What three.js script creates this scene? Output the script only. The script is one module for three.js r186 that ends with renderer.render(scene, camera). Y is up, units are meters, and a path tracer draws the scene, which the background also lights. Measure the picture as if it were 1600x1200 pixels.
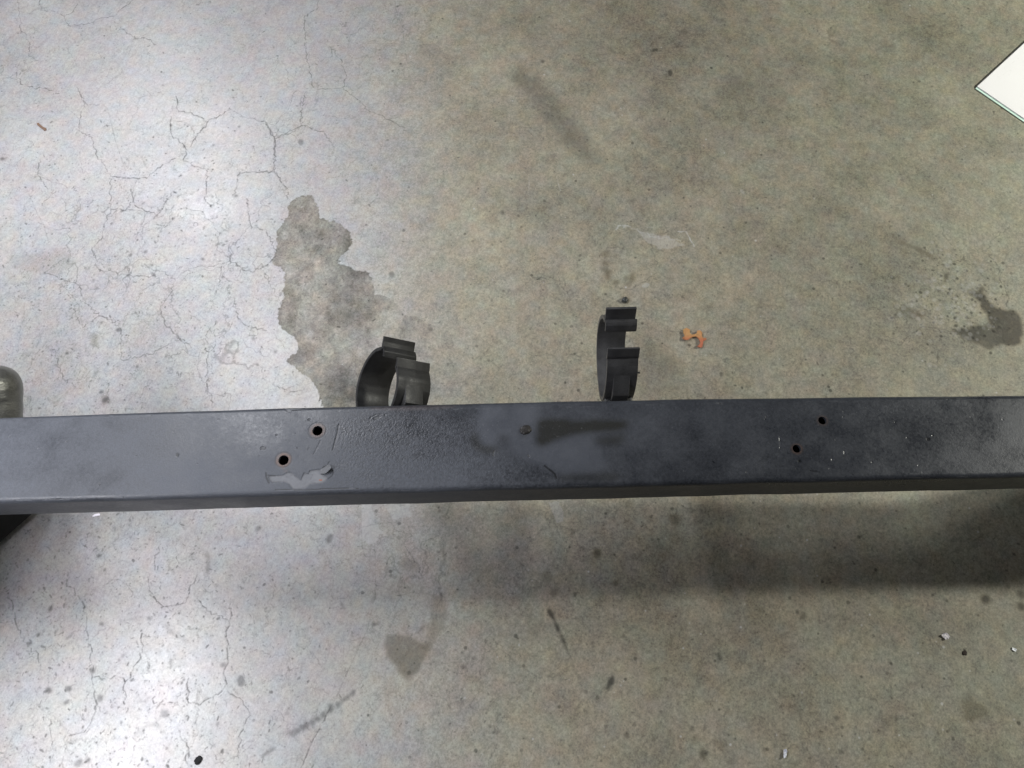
import * as THREE from 'three';
import { RectAreaLightUniformsLib } from 'three/addons/lights/RectAreaLightUniformsLib.js';
import { mergeGeometries, mergeVertices, toCreasedNormals } from 'three/addons/utils/BufferGeometryUtils.js';
import { RoundedBoxGeometry } from 'three/addons/geometries/RoundedBoxGeometry.js';
import { Brush, Evaluator, SUBTRACTION } from 'three-bvh-csg';

// ------------------------------------------------------------------ camera, light, exposure
const scene = new THREE.Scene();
const TILT = 22, CAM_H = 1.25, FOC = 1250;                 // degrees off straight down, metres, focal length in photo pixels
const camera = new THREE.PerspectiveCamera(2 * Math.atan(600 / FOC) * 180 / Math.PI, 4 / 3, 0.05, 60);
camera.position.set(0, CAM_H, 0);
camera.rotation.x = -(90 - TILT) * Math.PI / 180;
camera.updateMatrixWorld();

const renderer = new THREE.WebGLRenderer({ antialias: true });
renderer.setSize(1024, 768);
renderer.toneMapping = THREE.LinearToneMapping;
renderer.toneMappingExposure = 1;
renderer.shadowMap.enabled = true;
RectAreaLightUniformsLib.init();

scene.background = new THREE.Color(0.014, 0.013, 0.012);     // dim hall around the floor
const LAMPS = [
  { at: [-1.75, 2.40, -2.69], len: 0.90, wid: 0.26, turn: Math.PI / 2, tilt: 0.60, color: [0.97, 0.965, 1.0], power: 94, label: 'cool white fluorescent lamp hanging over the upper left of the floor' },
  { at: [-0.60, 1.10, -0.78], len: 0.55, wid: 0.16, turn: Math.PI / 2, tilt: 0.25, color: [0.92, 0.94, 1.0], power: 36, label: 'cool white fluorescent lamp hanging beside the left end of the bar' },
  { at: [-0.99, 1.10, 0.06], len: 0.60, wid: 0.34, turn: Math.PI / 2, tilt: 0.30, color: [0.955, 0.955, 1.0], power: 28, label: 'cool white fluorescent lamp hanging over the lower left of the floor' },
  { at: [3.2, 2.1, -1.40], len: 0.8, wid: 0.40, turn: 0, color: [0.97, 1.0, 0.92], power: 38, label: 'wide greenish white fluorescent lamp hanging beyond the right side of the floor' },
  { at: [3.3, 2.1, -0.90], len: 1.0, wid: 0.14, turn: 0, color: [1.0, 0.98, 0.88], tilt: -0.25, power: 460, label: 'narrow warm white fluorescent lamp hanging farthest right' },
];

// ------------------------------------------------------------------ helpers
const ray = new THREE.Vector3();
function P(px, py, h = 0) {                                  // where the line of sight through a photo pixel meets height h
  ray.set((px - 800) / FOC, -(py - 600) / FOC, -1).applyQuaternion(camera.quaternion);
  const t = (h - CAM_H) / ray.y;
  return new THREE.Vector3(ray.x * t, h, ray.z * t);
}
let seed = 12345;
const rnd = () => { seed = (Math.imul(seed, 1664525) + 1013904223) >>> 0; return seed / 4294967296; };
const sm = (a, b, x) => { const t = Math.min(1, Math.max(0, (x - a) / (b - a))); return t * t * (3 - 2 * t); };
const lerp = (a, b, t) => a + (b - a) * t;
const hash = (x, y) => { let h = (Math.imul(x, 374761393) + Math.imul(y, 668265263)) | 0; h = Math.imul(h ^ (h >>> 13), 1274126177); return ((h ^ (h >>> 16)) >>> 0) / 4294967296; };
function vnoise(x, y) {
  const xi = Math.floor(x), yi = Math.floor(y), fx = x - xi, fy = y - yi, u = fx * fx * (3 - 2 * fx), v = fy * fy * (3 - 2 * fy);
  return lerp(lerp(hash(xi, yi), hash(xi + 1, yi), u), lerp(hash(xi, yi + 1), hash(xi + 1, yi + 1), u), v);
}
function fbm(x, y, n) { let s = 0, a = 0.5, t = 0; for (let i = 0; i < n; i++) { s += a * vnoise(x, y); t += a; a *= 0.5; x = x * 2.03 + 17.3; y = y * 2.03 + 9.1; } return s / t; }
function voro(x, y) {                                        // distance between the nearest two cells: 0 on a crack
  const xi = Math.floor(x), yi = Math.floor(y); let a = 9, b = 9;
  for (let j = -1; j < 2; j++) for (let i = -1; i < 2; i++) {
    const cx = xi + i, cy = yi + j, dx = cx + hash(cx, cy + 77) - x, dy = cy + hash(cx + 191, cy) - y, d = Math.sqrt(dx * dx + dy * dy);
    if (d < a) { b = a; a = d; } else if (d < b) b = d;
  }
  return b - a;
}
function maskOf(W, H, draw, blur = 0) {                      // grey picture as numbers 0..1
  const c = document.createElement('canvas'); c.width = W; c.height = H;
  const g = c.getContext('2d'); g.fillStyle = '#000'; g.fillRect(0, 0, W, H); g.strokeStyle = g.fillStyle = '#fff'; g.lineCap = g.lineJoin = 'round';
  draw(g);
  const d = g.getImageData(0, 0, W, H).data; let m = new Float32Array(W * H);
  for (let i = 0; i < m.length; i++) m[i] = d[i * 4] / 255;
  if (blur) m = blurred(m, W, H, blur);
  return m;
}
const enc = (v) => { v = Math.min(1, Math.max(0, v)); return 255 * (v <= 0.0031308 ? v * 12.92 : 1.055 * Math.pow(v, 1 / 2.4) - 0.055); };
function blurred(m, W, H, blur) {
  for (let k = 0; k < 2; k++) {
    const t = new Float32Array(W * H), o = new Float32Array(W * H), n = 2 * blur + 1;
    for (let y = 0; y < H; y++) { let s = 0; for (let x = -blur; x < W; x++) { s += (x + blur < W ? m[y * W + x + blur] : 0) - (x - blur - 1 >= 0 ? m[y * W + x - blur - 1] : 0); if (x >= 0) t[y * W + x] = s / n; } }
    for (let x = 0; x < W; x++) { let s = 0; for (let y = -blur; y < H; y++) { s += (y + blur < H ? t[(y + blur) * W + x] : 0) - (y - blur - 1 >= 0 ? t[(y - blur - 1) * W + x] : 0); if (y >= 0) o[y * W + x] = s / n; } }
    m = o;
  }
  return m;
}
function tex(data, W, H, srgb, wrap = THREE.MirroredRepeatWrapping) {
  const t = new THREE.DataTexture(data, W, H, THREE.RGBAFormat, THREE.UnsignedByteType);
  t.magFilter = THREE.LinearFilter; t.minFilter = THREE.LinearMipmapLinearFilter; t.generateMipmaps = true;
  t.wrapS = t.wrapT = wrap; if (srgb) t.colorSpace = THREE.SRGBColorSpace; t.needsUpdate = true; return t;
}
const at = (ox, oy, k, list) => list.map(([u, v]) => [ox + u * k, oy + v * k]);    // enlarged reading of the photo -> photo pixels
const used = {};
function numbered(n) { const k = used[n] = (used[n] ?? -1) + 1; return k ? n + '_' + String(k).padStart(3, '0') : n; }
function mesh(name, geo, mat, parent) {
  const m = new THREE.Mesh(geo, mat); m.name = parent === scene ? numbered(name) : name; m.castShadow = m.receiveShadow = true; parent.add(m); return m;
}
function tag(o, label, category, group) { Object.assign(o.userData, { label, category }); if (group) o.userData.group = group; return o; }
function thing(name, label, category, pos, group) { const g = new THREE.Group(); g.name = numbered(name); g.position.copy(pos); scene.add(g); return tag(g, label, category, group); }

// ------------------------------------------------------------------ concrete floor
const FX0 = -1.1, FZ0 = -1.45, FW = 2.2, FH = 1.6, TW = 2048, TH = 1490, TPM = TW / FW;
{
  const toT = (p) => { const q = P(p[0], p[1]); return [(q.x - FX0) * TPM, (q.z - FZ0) * TPM]; };
  const line = (g, pts, w, a, rough = 2.2) => {              // a wandering hairline through the points, its width and strength varying
    const t = pts.map(toT); g.strokeStyle = '#fff';
    for (let i = 0; i + 1 < t.length; i++) {
      const [x0, y0] = t[i], [x1, y1] = t[i + 1], L = Math.hypot(x1 - x0, y1 - y0), n = Math.max(2, Math.round(L / 4.5));
      let lx = x0, ly = y0;
      for (let k = 1; k <= n; k++) {
        const f = k / n, j = k < n ? rough * 2.4 : 0, x = lerp(x0, x1, f) + (rnd() - 0.5) * j, y = lerp(y0, y1, f) + (rnd() - 0.5) * j;
        g.lineWidth = w * (0.45 + 0.95 * rnd() ** 1.5); g.globalAlpha = Math.min(1, a * (0.4 + 0.75 * rnd()));
        g.beginPath(); g.moveTo(lx, ly); g.lineTo(x, y); g.stroke(); lx = x; ly = y;
      }
    }
    g.globalAlpha = 1;
  };
  const poly = (g, pts, a = 1, ragged = 0) => {
    const t = pts.map(toT); g.globalAlpha = a; g.fillStyle = '#fff'; g.beginPath();
    t.forEach(([x, y], i) => {
      if (!i) return g.moveTo(x, y);
      const [px, py] = t[i - 1], n = ragged ? Math.max(1, Math.round(Math.hypot(x - px, y - py) / 5)) : 1;
      for (let k = 1; k <= n; k++) { const f = k / n, j = k < n ? ragged : 0; g.lineTo(lerp(px, x, f) + (rnd() - 0.5) * j, lerp(py, y, f) + (rnd() - 0.5) * j); }
    });
    g.closePath(); g.fill(); g.globalAlpha = 1;
  };
  const spot = (g, px, py, r, a = 1, ry = r) => { const [x, y] = toT([px, py]); g.globalAlpha = a; g.fillStyle = '#fff'; g.beginPath(); g.ellipse(x, y, r, ry, rnd() * 3, 0, 7); g.fill(); g.globalAlpha = 1; };

  const A = (l) => at(0, 150, 0.4167, l), B = (l) => at(0, 850, 0.2918, l), C = (l) => at(400, 0, 0.25, l), D = (l) => at(0, 0, 0.25, l), E = (l) => at(1300, 350, 0.2083, l), F = (l) => at(400, 850, 0.2918, l), G = (l) => at(760, 80, 0.3167, l);
  const cracks = [
    A([[305, 0], [318, 40], [300, 70], [295, 130], [345, 155], [350, 190], [362, 225], [395, 265], [415, 300], [470, 308], [550, 310], [560, 295], [620, 255], [660, 235]]),
    A([[415, 300], [412, 370], [415, 425], [390, 480], [378, 540], [345, 570], [350, 600]]),
    A([[415, 425], [500, 430]]), A([[490, 350], [505, 410], [540, 430], [590, 445]]),
    A([[660, 0], [670, 60], [720, 65], [780, 95], [840, 65], [860, 45], [920, 80], [1000, 100], [1030, 155]]),
    A([[780, 95], [740, 150], [715, 190]]),
    A([[640, 75], [645, 150], [690, 185], [700, 215], [690, 245], [740, 265], [775, 280], [775, 340], [770, 390], [790, 415]]),
    A([[900, 285], [885, 350], [875, 380]]), A([[900, 290], [960, 285], [1030, 285], [1055, 325], [1080, 350], [1075, 390]]),
    A([[1000, 100], [1028, 160], [1030, 285]]), A([[1130, 0], [1130, 110], [1175, 120]]), A([[1130, 110], [1030, 160]]),
    A([[925, 385], [935, 450], [945, 495], [1000, 505], [1035, 590]]), A([[860, 555], [862, 620], [910, 645], [940, 660], [1000, 635], [1035, 600]]),
    A([[860, 620], [800, 640], [740, 640], [700, 655], [655, 685], [620, 660], [575, 655], [540, 630]]),
    A([[655, 685], [640, 740], [600, 800], [615, 850], [650, 890], [680, 920], [720, 945]]), A([[830, 640], [822, 700]]),
    A([[880, 760], [885, 810], [920, 860], [1000, 880]]), A([[810, 845], [770, 900], [780, 980], [775, 1080], [795, 1130], [795, 1170]]),
    A([[640, 930], [560, 970], [455, 990], [455, 880], [430, 850], [370, 825], [310, 760], [300, 710], [215, 680], [165, 665], [240, 610]]),
    A([[370, 825], [310, 870], [275, 800]]), A([[345, 570], [370, 650], [500, 680], [590, 675]]), A([[150, 240], [145, 300], [180, 350]]),
    A([[195, 940], [215, 1000], [235, 1060], [280, 1090]]), A([[1020, 1080], [1080, 1115], [1130, 1105]]),
    B([[355, 210], [440, 310], [460, 370], [465, 470], [490, 560], [490, 700], [505, 820], [520, 860], [490, 950]]),
    B([[45, 270], [70, 350], [90, 440], [110, 500], [150, 550], [205, 590], [205, 640]]),
    B([[860, 0], [830, 80], [830, 140]]), B([[800, 160], [800, 250], [840, 310], [900, 335], [980, 320], [1010, 280], [1020, 220], [1060, 160]]),
    B([[1050, 290], [1110, 360], [1220, 405]]),
    B([[1235, 320], [1235, 400], [1210, 470], [1225, 540], [1220, 620], [1200, 700], [1215, 750], [1190, 790], [1130, 825], [1065, 865], [1010, 850], [1005, 780], [1010, 720]]),
    B([[1220, 790], [1300, 840], [1340, 920], [1290, 1010], [1280, 1120]]), B([[505, 715], [640, 715], [670, 740], [700, 690], [740, 630], [760, 560], [760, 480]]),
    B([[490, 950], [450, 1010], [370, 1030]]), B([[270, 940], [268, 1010], [285, 1110]]), B([[670, 740], [665, 860]]), B([[960, 1000], [1000, 1080], [1005, 1180]]),
    C([[390, 0], [385, 50], [300, 110], [305, 190], [315, 330], [350, 520], [360, 545]]),
    C([[315, 570], [300, 630], [280, 700], [285, 785], [215, 835], [115, 865], [118, 970], [115, 1060], [160, 1140], [200, 1180]]),
    C([[60, 760], [115, 865]]), C([[390, 560], [470, 555], [545, 545], [565, 490], [545, 420], [530, 370]]),
    C([[545, 550], [620, 610], [665, 650], [680, 680], [790, 720], [930, 800]]), C([[285, 785], [350, 810], [420, 820], [470, 890], [490, 920]]),
    C([[0, 1075], [90, 1075], [115, 1060]]),
    D([[110, 0], [130, 180], [180, 260], [180, 350], [240, 380]]), D([[250, 0], [255, 65], [340, 70], [405, 100], [425, 160], [560, 145], [640, 110], [710, 100], [800, 30], [830, 0]]),
    D([[480, 20], [450, 80], [410, 100]]), D([[760, 180], [845, 240], [920, 240], [975, 280]]), D([[480, 545], [510, 610], [540, 650], [620, 655]]),
    D([[100, 400], [105, 470], [140, 530], [220, 555], [280, 550], [370, 585]]),
    E([[815, 0], [850, 100], [900, 160]]), E([[980, 150], [1060, 195], [1110, 220], [1160, 205], [1190, 150], [1230, 100], [1330, 20]]),
    E([[1160, 210], [1240, 310], [1260, 400], [1300, 500], [1325, 560], [1310, 620]]), E([[800, 295], [890, 310], [970, 265]]),
    E([[545, 700], [600, 820], [690, 770], [760, 780], [830, 810], [930, 795]]), E([[600, 820], [510, 910], [440, 880], [340, 880]]), E([[790, 960], [790, 1040]]),
    G([[890, 895], [815, 920], [820, 990], [845, 1050], [830, 1100], [720, 1175], [640, 1165]]), G([[380, 1130], [385, 1180], [410, 1210]]), G([[240, 1130], [300, 1115], [350, 1135]]),
  ];
  const crackM = maskOf(TW, TH, (g) => {
    for (const c of cracks) line(g, c, 1.5, 0.95);
    line(g, F([[640, 120], [640, 270], [600, 450], [540, 580], [480, 710], [410, 860]]), 1.1, 0.5, 0.6); line(g, F([[410, 860], [330, 1010], [240, 1200]]), 1.6, 0.85, 0.8);
    line(g, A([[385, 30], [405, 50], [430, 160], [470, 280]]), 1.2, 0.5, 0.3); line(g, A([[420, 115], [428, 150]]), 2.4, 0.5, 0.2);
    line(g, C([[910, 120], [925, 250], [945, 400]]), 1.0, 0.6, 0.3); line(g, G([[715, 435], [750, 510], [790, 580]]), 1.2, 0.55, 0.3);
    line(g, G([[120, 830], [122, 870], [112, 920]]), 1.1, 0.6, 0.4); line(g, A([[100, 350], [130, 420], [165, 490], [180, 540]]), 1.4, 0.5, 0.5);
  });
  const scuffM = maskOf(TW, TH, (g) => {                      // grey and black rub marks
    const S = (l) => at(800, 900, 0.25, l);
    line(g, S([[228, 212], [265, 275], [290, 340]]), 5.5, 0.95, 0.3); line(g, S([[290, 340], [320, 400], [355, 490]]), 3.6, 0.7, 0.3); line(g, S([[355, 490], [415, 640]]), 2, 0.35, 0.3);
    line(g, S([[635, 618], [615, 670], [598, 705]]), 6, 0.9, 0.4);
    line(g, at(760, 80, 0.3167, [[220, 70], [285, 50]]), 2.2, 0.6, 0.4); spot(g, 848, 96, 4, 0.7); spot(g, 1047, 114, 4, 0.8, 8); spot(g, 1024, 78, 6, 0.75, 4);
    line(g, [[820, 42], [850, 22], [862, 12]], 1.5, 0.5, 0.5); line(g, [[830, 36], [865, 20]], 1.5, 0.45, 0.5);
    for (const [x, y] of F([[190, 1020], [215, 1005], [250, 985], [270, 970], [300, 960], [330, 940], [360, 915], [400, 880], [440, 860], [480, 830], [520, 800]])) spot(g, x, y, 4 + 3 * rnd(), 0.35 + 0.3 * rnd(), 3);
    line(g, F([[200, 1015], [380, 905], [520, 800]]), 7, 0.28, 0.6); line(g, F([[30, 1140], [100, 1095]]), 5, 0.5, 0.6); line(g, F([[150, 920], [170, 885]]), 4, 0.5);
    line(g, F([[870, 475], [910, 435]]), 3.5, 0.45); line(g, F([[625, 430], [660, 425]]), 3.5, 0.5); line(g, F([[635, 270], [620, 310]]), 4, 0.5); line(g, F([[450, 310], [475, 360]]), 3, 0.4);
    line(g, B([[900, 90], [930, 160]]), 4, 0.6); line(g, B([[640, 410], [760, 400]]), 4.5, 0.35); line(g, B([[870, 430], [1000, 520]]), 5, 0.3); line(g, B([[1110, 60], [1105, 160]]), 6, 0.3);
    line(g, B([[840, 690], [960, 590]]), 2.5, 0.4); line(g, B([[720, 1030], [880, 920]]), 4, 0.35); line(g, B([[660, 890], [820, 820]]), 3, 0.3); line(g, B([[345, 515], [395, 480]]), 3, 0.45);
    for (const [u, v, r] of [[270, 347, 5], [545, 430, 4], [260, 785, 6], [367, 777, 6], [355, 850, 5], [535, 828, 6], [495, 680, 6], [880, 910, 8], [1290, 735, 9], [160, 532, 4], [205, 488, 4], [660, 600, 3], [800, 400, 4], [1195, 650, 5], [1165, 965, 4], [420, 1175, 7], [470, 1160, 5], [190, 1068, 3], [1145, 1080, 3], [530, 65, 4], [560, 140, 3]]) spot(g, u * 0.2918, 850 + v * 0.2918, r * 0.85, 0.85, r * 0.6);
    for (const [u, v, r] of [[640, 110, 4], [690, 190, 4], [800, 185, 4], [897, 115, 4], [790, 415, 4], [885, 375, 5], [597, 430, 4], [545, 585, 5], [570, 635, 4], [490, 597, 5], [760, 612, 5], [255, 620, 4], [350, 690, 3], [445, 878, 7], [380, 850, 4], [515, 1015, 4], [10, 235, 6], [1032, 960, 4], [950, 910, 4], [395, 1140, 8], [380, 1110, 5], [850, 545, 4], [835, 680, 4], [805, 595, 3], [250, 965, 4]]) spot(g, u * 0.4167, 150 + v * 0.4167, r * 0.7, 0.75, r * 0.55);
    for (const [x, y, r] of [[612, 429, 6], [672, 515, 4], [1405, 950, 3], [1246, 957, 4], [1262, 1000, 2], [1308, 1122, 4], [1315, 1175, 4], [1082, 1139, 4], [1101, 1138, 3], [1100, 1178, 6], [1124, 1027, 6], [980, 1149, 4], [926, 1005, 3], [1396, 434, 4], [1127, 585, 4], [893, 612, 3], [404, 826, 5], [515, 842, 7], [624, 545, 4], [1478, 432, 5], [1255, 963, 6], [470, 222, 7], [785, 332, 5], [793, 372, 3], [725, 1043, 4]]) spot(g, x, y, r, 0.6, r * 0.7);
  }, 1);
  const patchPts = [[449, 341], [451, 319], [460, 308], [473, 305], [487, 305], [491, 314], [499, 325], [497, 340], [520, 346], [532, 350], [544, 361], [552, 376], [547, 386], [532, 400], [527, 410], [550, 419], [577, 427], [583, 442], [586, 460], [616, 467], [625, 487], [655, 500], [700, 520], [720, 570], [700, 640], [600, 700], [530, 700], [502, 631], [490, 598], [470, 580], [445, 565], [467, 547], [464, 535], [451, 520], [437, 514], [431, 496], [442, 472], [445, 430], [442, 418], [427, 415], [421, 407], [433, 400], [433, 361]];
  const patchM = maskOf(TW, TH, (g) => {
    poly(g, patchPts, 1, 5);
    poly(g, E([[990, 500], [1100, 490], [1130, 470], [1160, 560], [1250, 640], [1380, 650], [1420, 720], [1420, 880], [1330, 920], [1260, 890], [1170, 945], [1080, 900], [960, 840], [830, 770], [950, 690], [1050, 720], [1050, 560]]), 0.35, 4);
    poly(g, E([[480, 640], [540, 600], [620, 650], [720, 660], [700, 700], [600, 720], [520, 680]]), 0.3, 3);
  });
  const patchSoft = blurred(patchM, TW, TH, 4);
  const stainM = maskOf(TW, TH, (g) => {                      // oil and dirt soaked in, edges fairly crisp
    poly(g, E([[990, 500], [1100, 490], [1130, 470], [1160, 560], [1250, 640], [1380, 650], [1420, 720], [1420, 880], [1330, 920], [1260, 890], [1170, 945], [1080, 900], [960, 840], [900, 800], [1050, 760], [1180, 760], [1170, 700], [1120, 600], [1060, 545]]), 0.95, 9); poly(g, E([[1210, 660], [1380, 660], [1410, 730], [1410, 880], [1320, 910], [1200, 850], [1180, 740]]), 1, 8);
    poly(g, E([[480, 640], [540, 600], [620, 650], [720, 660], [700, 700], [600, 720], [520, 680]]), 0.42, 4); poly(g, E([[830, 450], [850, 370], [880, 360], [870, 430]]), 0.6, 2);
    line(g, E([[450, 80], [500, 130], [600, 170], [720, 230], [780, 270]]), 7, 0.4, 1.5);
    poly(g, F([[700, 490], [820, 490], [880, 530], [940, 540], [910, 600], [870, 680], [810, 735], [760, 680], [700, 600], [685, 540]]), 0.5, 3);
    poly(g, F([[950, 270], [1010, 270], [1020, 400], [1000, 470], [950, 540], [900, 580], [930, 430]]), 0.26, 3);
    poly(g, F([[760, 110], [790, 60], [860, 90], [870, 140], [800, 148]]), 0.3, 4);
    poly(g, at(1200, 900, 0.25, [[1210, 770], [1270, 740], [1300, 800], [1360, 820], [1370, 880], [1280, 920], [1200, 890], [1230, 850]]), 0.5, 5);
    poly(g, [[1044, 806], [1056, 803], [1064, 812], [1058, 822], [1048, 818]], 0.5, 2); spot(g, 866, 926, 6, 0.4); spot(g, 1540, 937, 7, 1, 6); spot(g, 933, 865, 7, 0.95, 6); spot(g, 962, 911, 4, 0.9); spot(g, 1596, 930, 6, 0.8); spot(g, 1596, 948, 6, 0.8); spot(g, 1188, 953, 3, 0.7); spot(g, 854, 902, 8, 0.4);
    for (const [u, v] of [[585, 1000], [590, 1080], [600, 1110], [640, 1140], [690, 1120], [700, 1150], [590, 1050], [720, 1120]]) spot(g, 760 + u * 0.3167, 80 + v * 0.3167, 7 * (0.5 + rnd()), 0.45, 5);
    for (const [x, y] of [[1085, 1155], [1098, 1180], [1130, 1165], [1142, 1190], [1120, 1160]]) spot(g, x, y, 8 * rnd() + 3, 0.35, 4);
    poly(g, [[60, 395], [100, 390], [120, 410], [90, 430], [20, 420], [10, 400]], 0.16, 6);
    poly(g, [[140, 520], [152, 522], [155, 545], [142, 540]], 0.3, 3); poly(g, A([[395, 1110], [420, 1150], [390, 1160], [375, 1130]]), 0.3, 3);
  }, 2);
  const smearM = maskOf(TW, TH, (g) => {
    poly(g, G([[130, 100], [200, 80], [260, 130], [320, 200], [400, 320], [520, 440], [560, 540], [500, 560], [430, 500], [370, 460], [330, 380], [250, 330], [270, 280], [190, 210], [130, 160]]), 0.8, 8);
    poly(g, G([[130, 110], [190, 90], [250, 150], [200, 200], [140, 170]]), 0.9, 8); poly(g, G([[380, 380], [440, 370], [510, 430], [480, 470], [380, 440]]), 0.9, 6);
    poly(g, [[1130, 118], [1160, 115], [1180, 140], [1150, 160], [1128, 148]], 0.5, 8); poly(g, [[810, 265], [830, 262], [832, 310], [805, 320]], 0.4, 6);
    poly(g, [[1015, 840], [1060, 800], [1075, 850], [1030, 900], [1010, 880]], 0.5, 10); poly(g, [[1440, 500], [1520, 540], [1480, 560], [1420, 530]], 0.3, 6);
    poly(g, [[1000, 520], [1060, 560], [1080, 620], [1000, 620]], 0.5, 10); poly(g, [[660, 60], [720, 95], [690, 110], [640, 100]], 0.25, 8);
    poly(g, [[790, 20], [870, 20], [850, 60], [790, 50]], 0.3, 8);
  }, 9);
  const paleM = maskOf(TW, TH, (g) => {                       // scraped, whitish places
    line(g, G([[640, 870], [700, 865], [760, 895], [830, 920], [900, 915], [960, 945]]), 3, 0.35, 3);
    line(g, G([[945, 890], [985, 890], [1005, 930], [1025, 965]]), 2, 0.9, 0.8); line(g, G([[640, 880], [650, 862], [700, 860]]), 1.6, 0.6, 0.8); line(g, G([[790, 870], [830, 868]]), 1.6, 0.5, 0.8); line(g, G([[345, 615], [365, 690]]), 1.5, 0.4, 0.4); line(g, G([[210, 620], [210, 690]]), 1.5, 0.35, 0.4);
    poly(g, G([[750, 890], [900, 915], [980, 960], [860, 980], [780, 930]]), 0.3, 5);
    poly(g, [[565, 786], [580, 790], [582, 815], [600, 830], [580, 850], [566, 848]], 0.4, 7); poly(g, [[600, 790], [640, 788], [640, 810], [615, 812]], 0.35, 7); poly(g, [[857, 785], [875, 785], [880, 815], [870, 818]], 0.3, 6);
    line(g, [[1093, 845], [1100, 838]], 1.5, 0.5); line(g, F([[285, 75], [345, 110]]), 1.5, 0.4, 0.3); line(g, [[476, 617], [500, 610]], 3, 0.2);
    spot(g, 1009, 446, 7, 0.35, 4); spot(g, 1160, 300, 6, 0.3, 3);
    for (let i = 0; i < 260; i++) { const a = rnd() * 6.3, q = Math.sqrt(-2 * Math.log(1 - rnd() * 0.98)) * 40; spot(g, 1480 + q * Math.cos(a), 470 + q * Math.sin(a), 1 + rnd() * 3.5, 0.08 + 0.14 * rnd()); }
    for (let i = 0; i < 420; i++) { const q = [rnd() * 1600, rnd() * 1200]; spot(g, q[0], q[1], 0.7 + rnd() * rnd() * 1.3, 0.3 + 0.6 * rnd()); }
  });
  const pitM = maskOf(TW, TH, (g) => {                        // pinholes and flecks of dirt, thick on the sealed left side
    for (let i = 0; i < 30000; i++) {
      const px = rnd() * 1700 - 50, py = rnd() * 1260 - 30, left = sm(620, 200, px) * (0.35 + 0.65 * sm(120, 260, py));
      if (rnd() > 0.10 + 0.9 * left) continue;
      spot(g, px, py, 0.6 + rnd() ** 4 * 3.0, 0.25 + 0.6 * rnd(), 0.55 + rnd() ** 4 * 1.3);
    }
    for (let i = 0; i < 420; i++) { const a = rnd() * 6.3, q = Math.sqrt(-2 * Math.log(1 - rnd() * 0.98)) * 52; spot(g, 1490 + q * Math.cos(a), 475 + q * Math.sin(a) * 0.8, 0.6 + rnd() ** 3 * 2.2, 0.3 + 0.6 * rnd()); }
    for (let i = 0; i < 2600; i++) spot(g, 560 + rnd() * 1060, rnd() * 1200, 0.6 + rnd() ** 5 * 2.2, 0.25 + 0.6 * rnd());
    for (let i = 0; i < 260; i++) { let x = 520 + rnd() * 1080, y = rnd() * 1200, a = rnd() * 6.3; const c = [[x, y]], n = 3 + rnd() * 7; for (let j = 0; j < n; j++) { a += (rnd() - 0.5) * 1.3; x += 9 * Math.cos(a); y += 9 * Math.sin(a); c.push([x, y]); } line(g, c, 0.8, 0.16 + 0.3 * rnd() * rnd(), 2); }
    for (let i = 0; i < 170; i++) { let x = rnd() * 620, y = 120 + rnd() * 1080, a = rnd() * 6.3; const c = [[x, y]], n = 3 + rnd() * 6; for (let j = 0; j < n; j++) { a += (rnd() - 0.5) * 1.5; x += 8 * Math.cos(a); y += 8 * Math.sin(a); c.push([x, y]); } line(g, c, 0.9, 0.3 + 0.4 * rnd(), 2); }
    for (let i = 0; i < 700; i++) { const px = rnd() * 560 - 20, py = 150 + rnd() * 1050, a = rnd() * 3; line(g, [[px, py], [px + 7 * Math.cos(a), py + 7 * Math.sin(a)]], 0.8, 0.4, 0.5); }
  });

  const N = TW * TH, col = new Uint8Array(N * 4), bmp = new Uint8Array(N * 4), rgh = new Uint8Array(N * 4);
  for (let y = 0, i = 0; y < TH; y++) {
    const z = FZ0 + y / TPM;
    for (let x = 0; x < TW; x++, i++) {
      const wx = FX0 + x / TPM, wz = z;
      const big = fbm(wx * 3.1 + 5, wz * 3.1 + 9, 3), mid = fbm(wx * 14 + 31, wz * 14 + 3, 4), fine = fbm(wx * 120 + 7, wz * 120, 3), grain = hash(x, y + 999), tint = fbm(wx * 55 + 90, wz * 55 + 40, 2), tint2 = fbm(wx * 38 + 12, wz * 38 + 70, 2);
      let coat = sm(0.02, -0.52, wx + (big - 0.5) * 0.42 + (mid - 0.5) * 0.16 - 0.13 * sm(-0.45, -0.10, wz));  // sealer coat, widened towards the front so the colour also carries some glare
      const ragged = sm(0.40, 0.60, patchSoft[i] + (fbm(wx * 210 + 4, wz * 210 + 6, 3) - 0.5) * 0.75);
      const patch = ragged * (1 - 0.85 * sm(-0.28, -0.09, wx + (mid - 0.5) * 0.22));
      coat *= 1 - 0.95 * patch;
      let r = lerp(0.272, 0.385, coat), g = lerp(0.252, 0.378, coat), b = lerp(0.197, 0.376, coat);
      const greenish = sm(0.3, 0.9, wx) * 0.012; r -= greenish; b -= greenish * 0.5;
      const speck = fbm(wx * 300 + 11, wz * 300 + 5, 2), blot = fbm(wx * 60 + 3, wz * 60 + 8, 3);
      const rim = patch * Math.max(0, 0.95 - patchSoft[i]) * 0.9;
      if (patch > 0) { r -= 0.018 * patch; g -= 0.012 * patch; b += 0.012 * patch; }
      const grit = hash((x >> 1) + 31, (y >> 1) + 7), scr = vnoise(wx * 900 + wz * 260, wz * 60 - wx * 14);
      let k = 1 + (big - 0.5) * 0.40 + (mid - 0.5) * lerp(0.46, 0.16, coat) + (fine - 0.5) * lerp(0.26, 0.14, coat) + (grain - 0.5) * lerp(0.34, 0.22, coat) + (grit - 0.5) * lerp(0.26, 0.16, coat) + (speck - 0.5) * lerp(0.48, 0.24, coat) + (blot - 0.5) * lerp(0.24, 0.08, coat) + (scr - 0.5) * 0.10;
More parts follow.
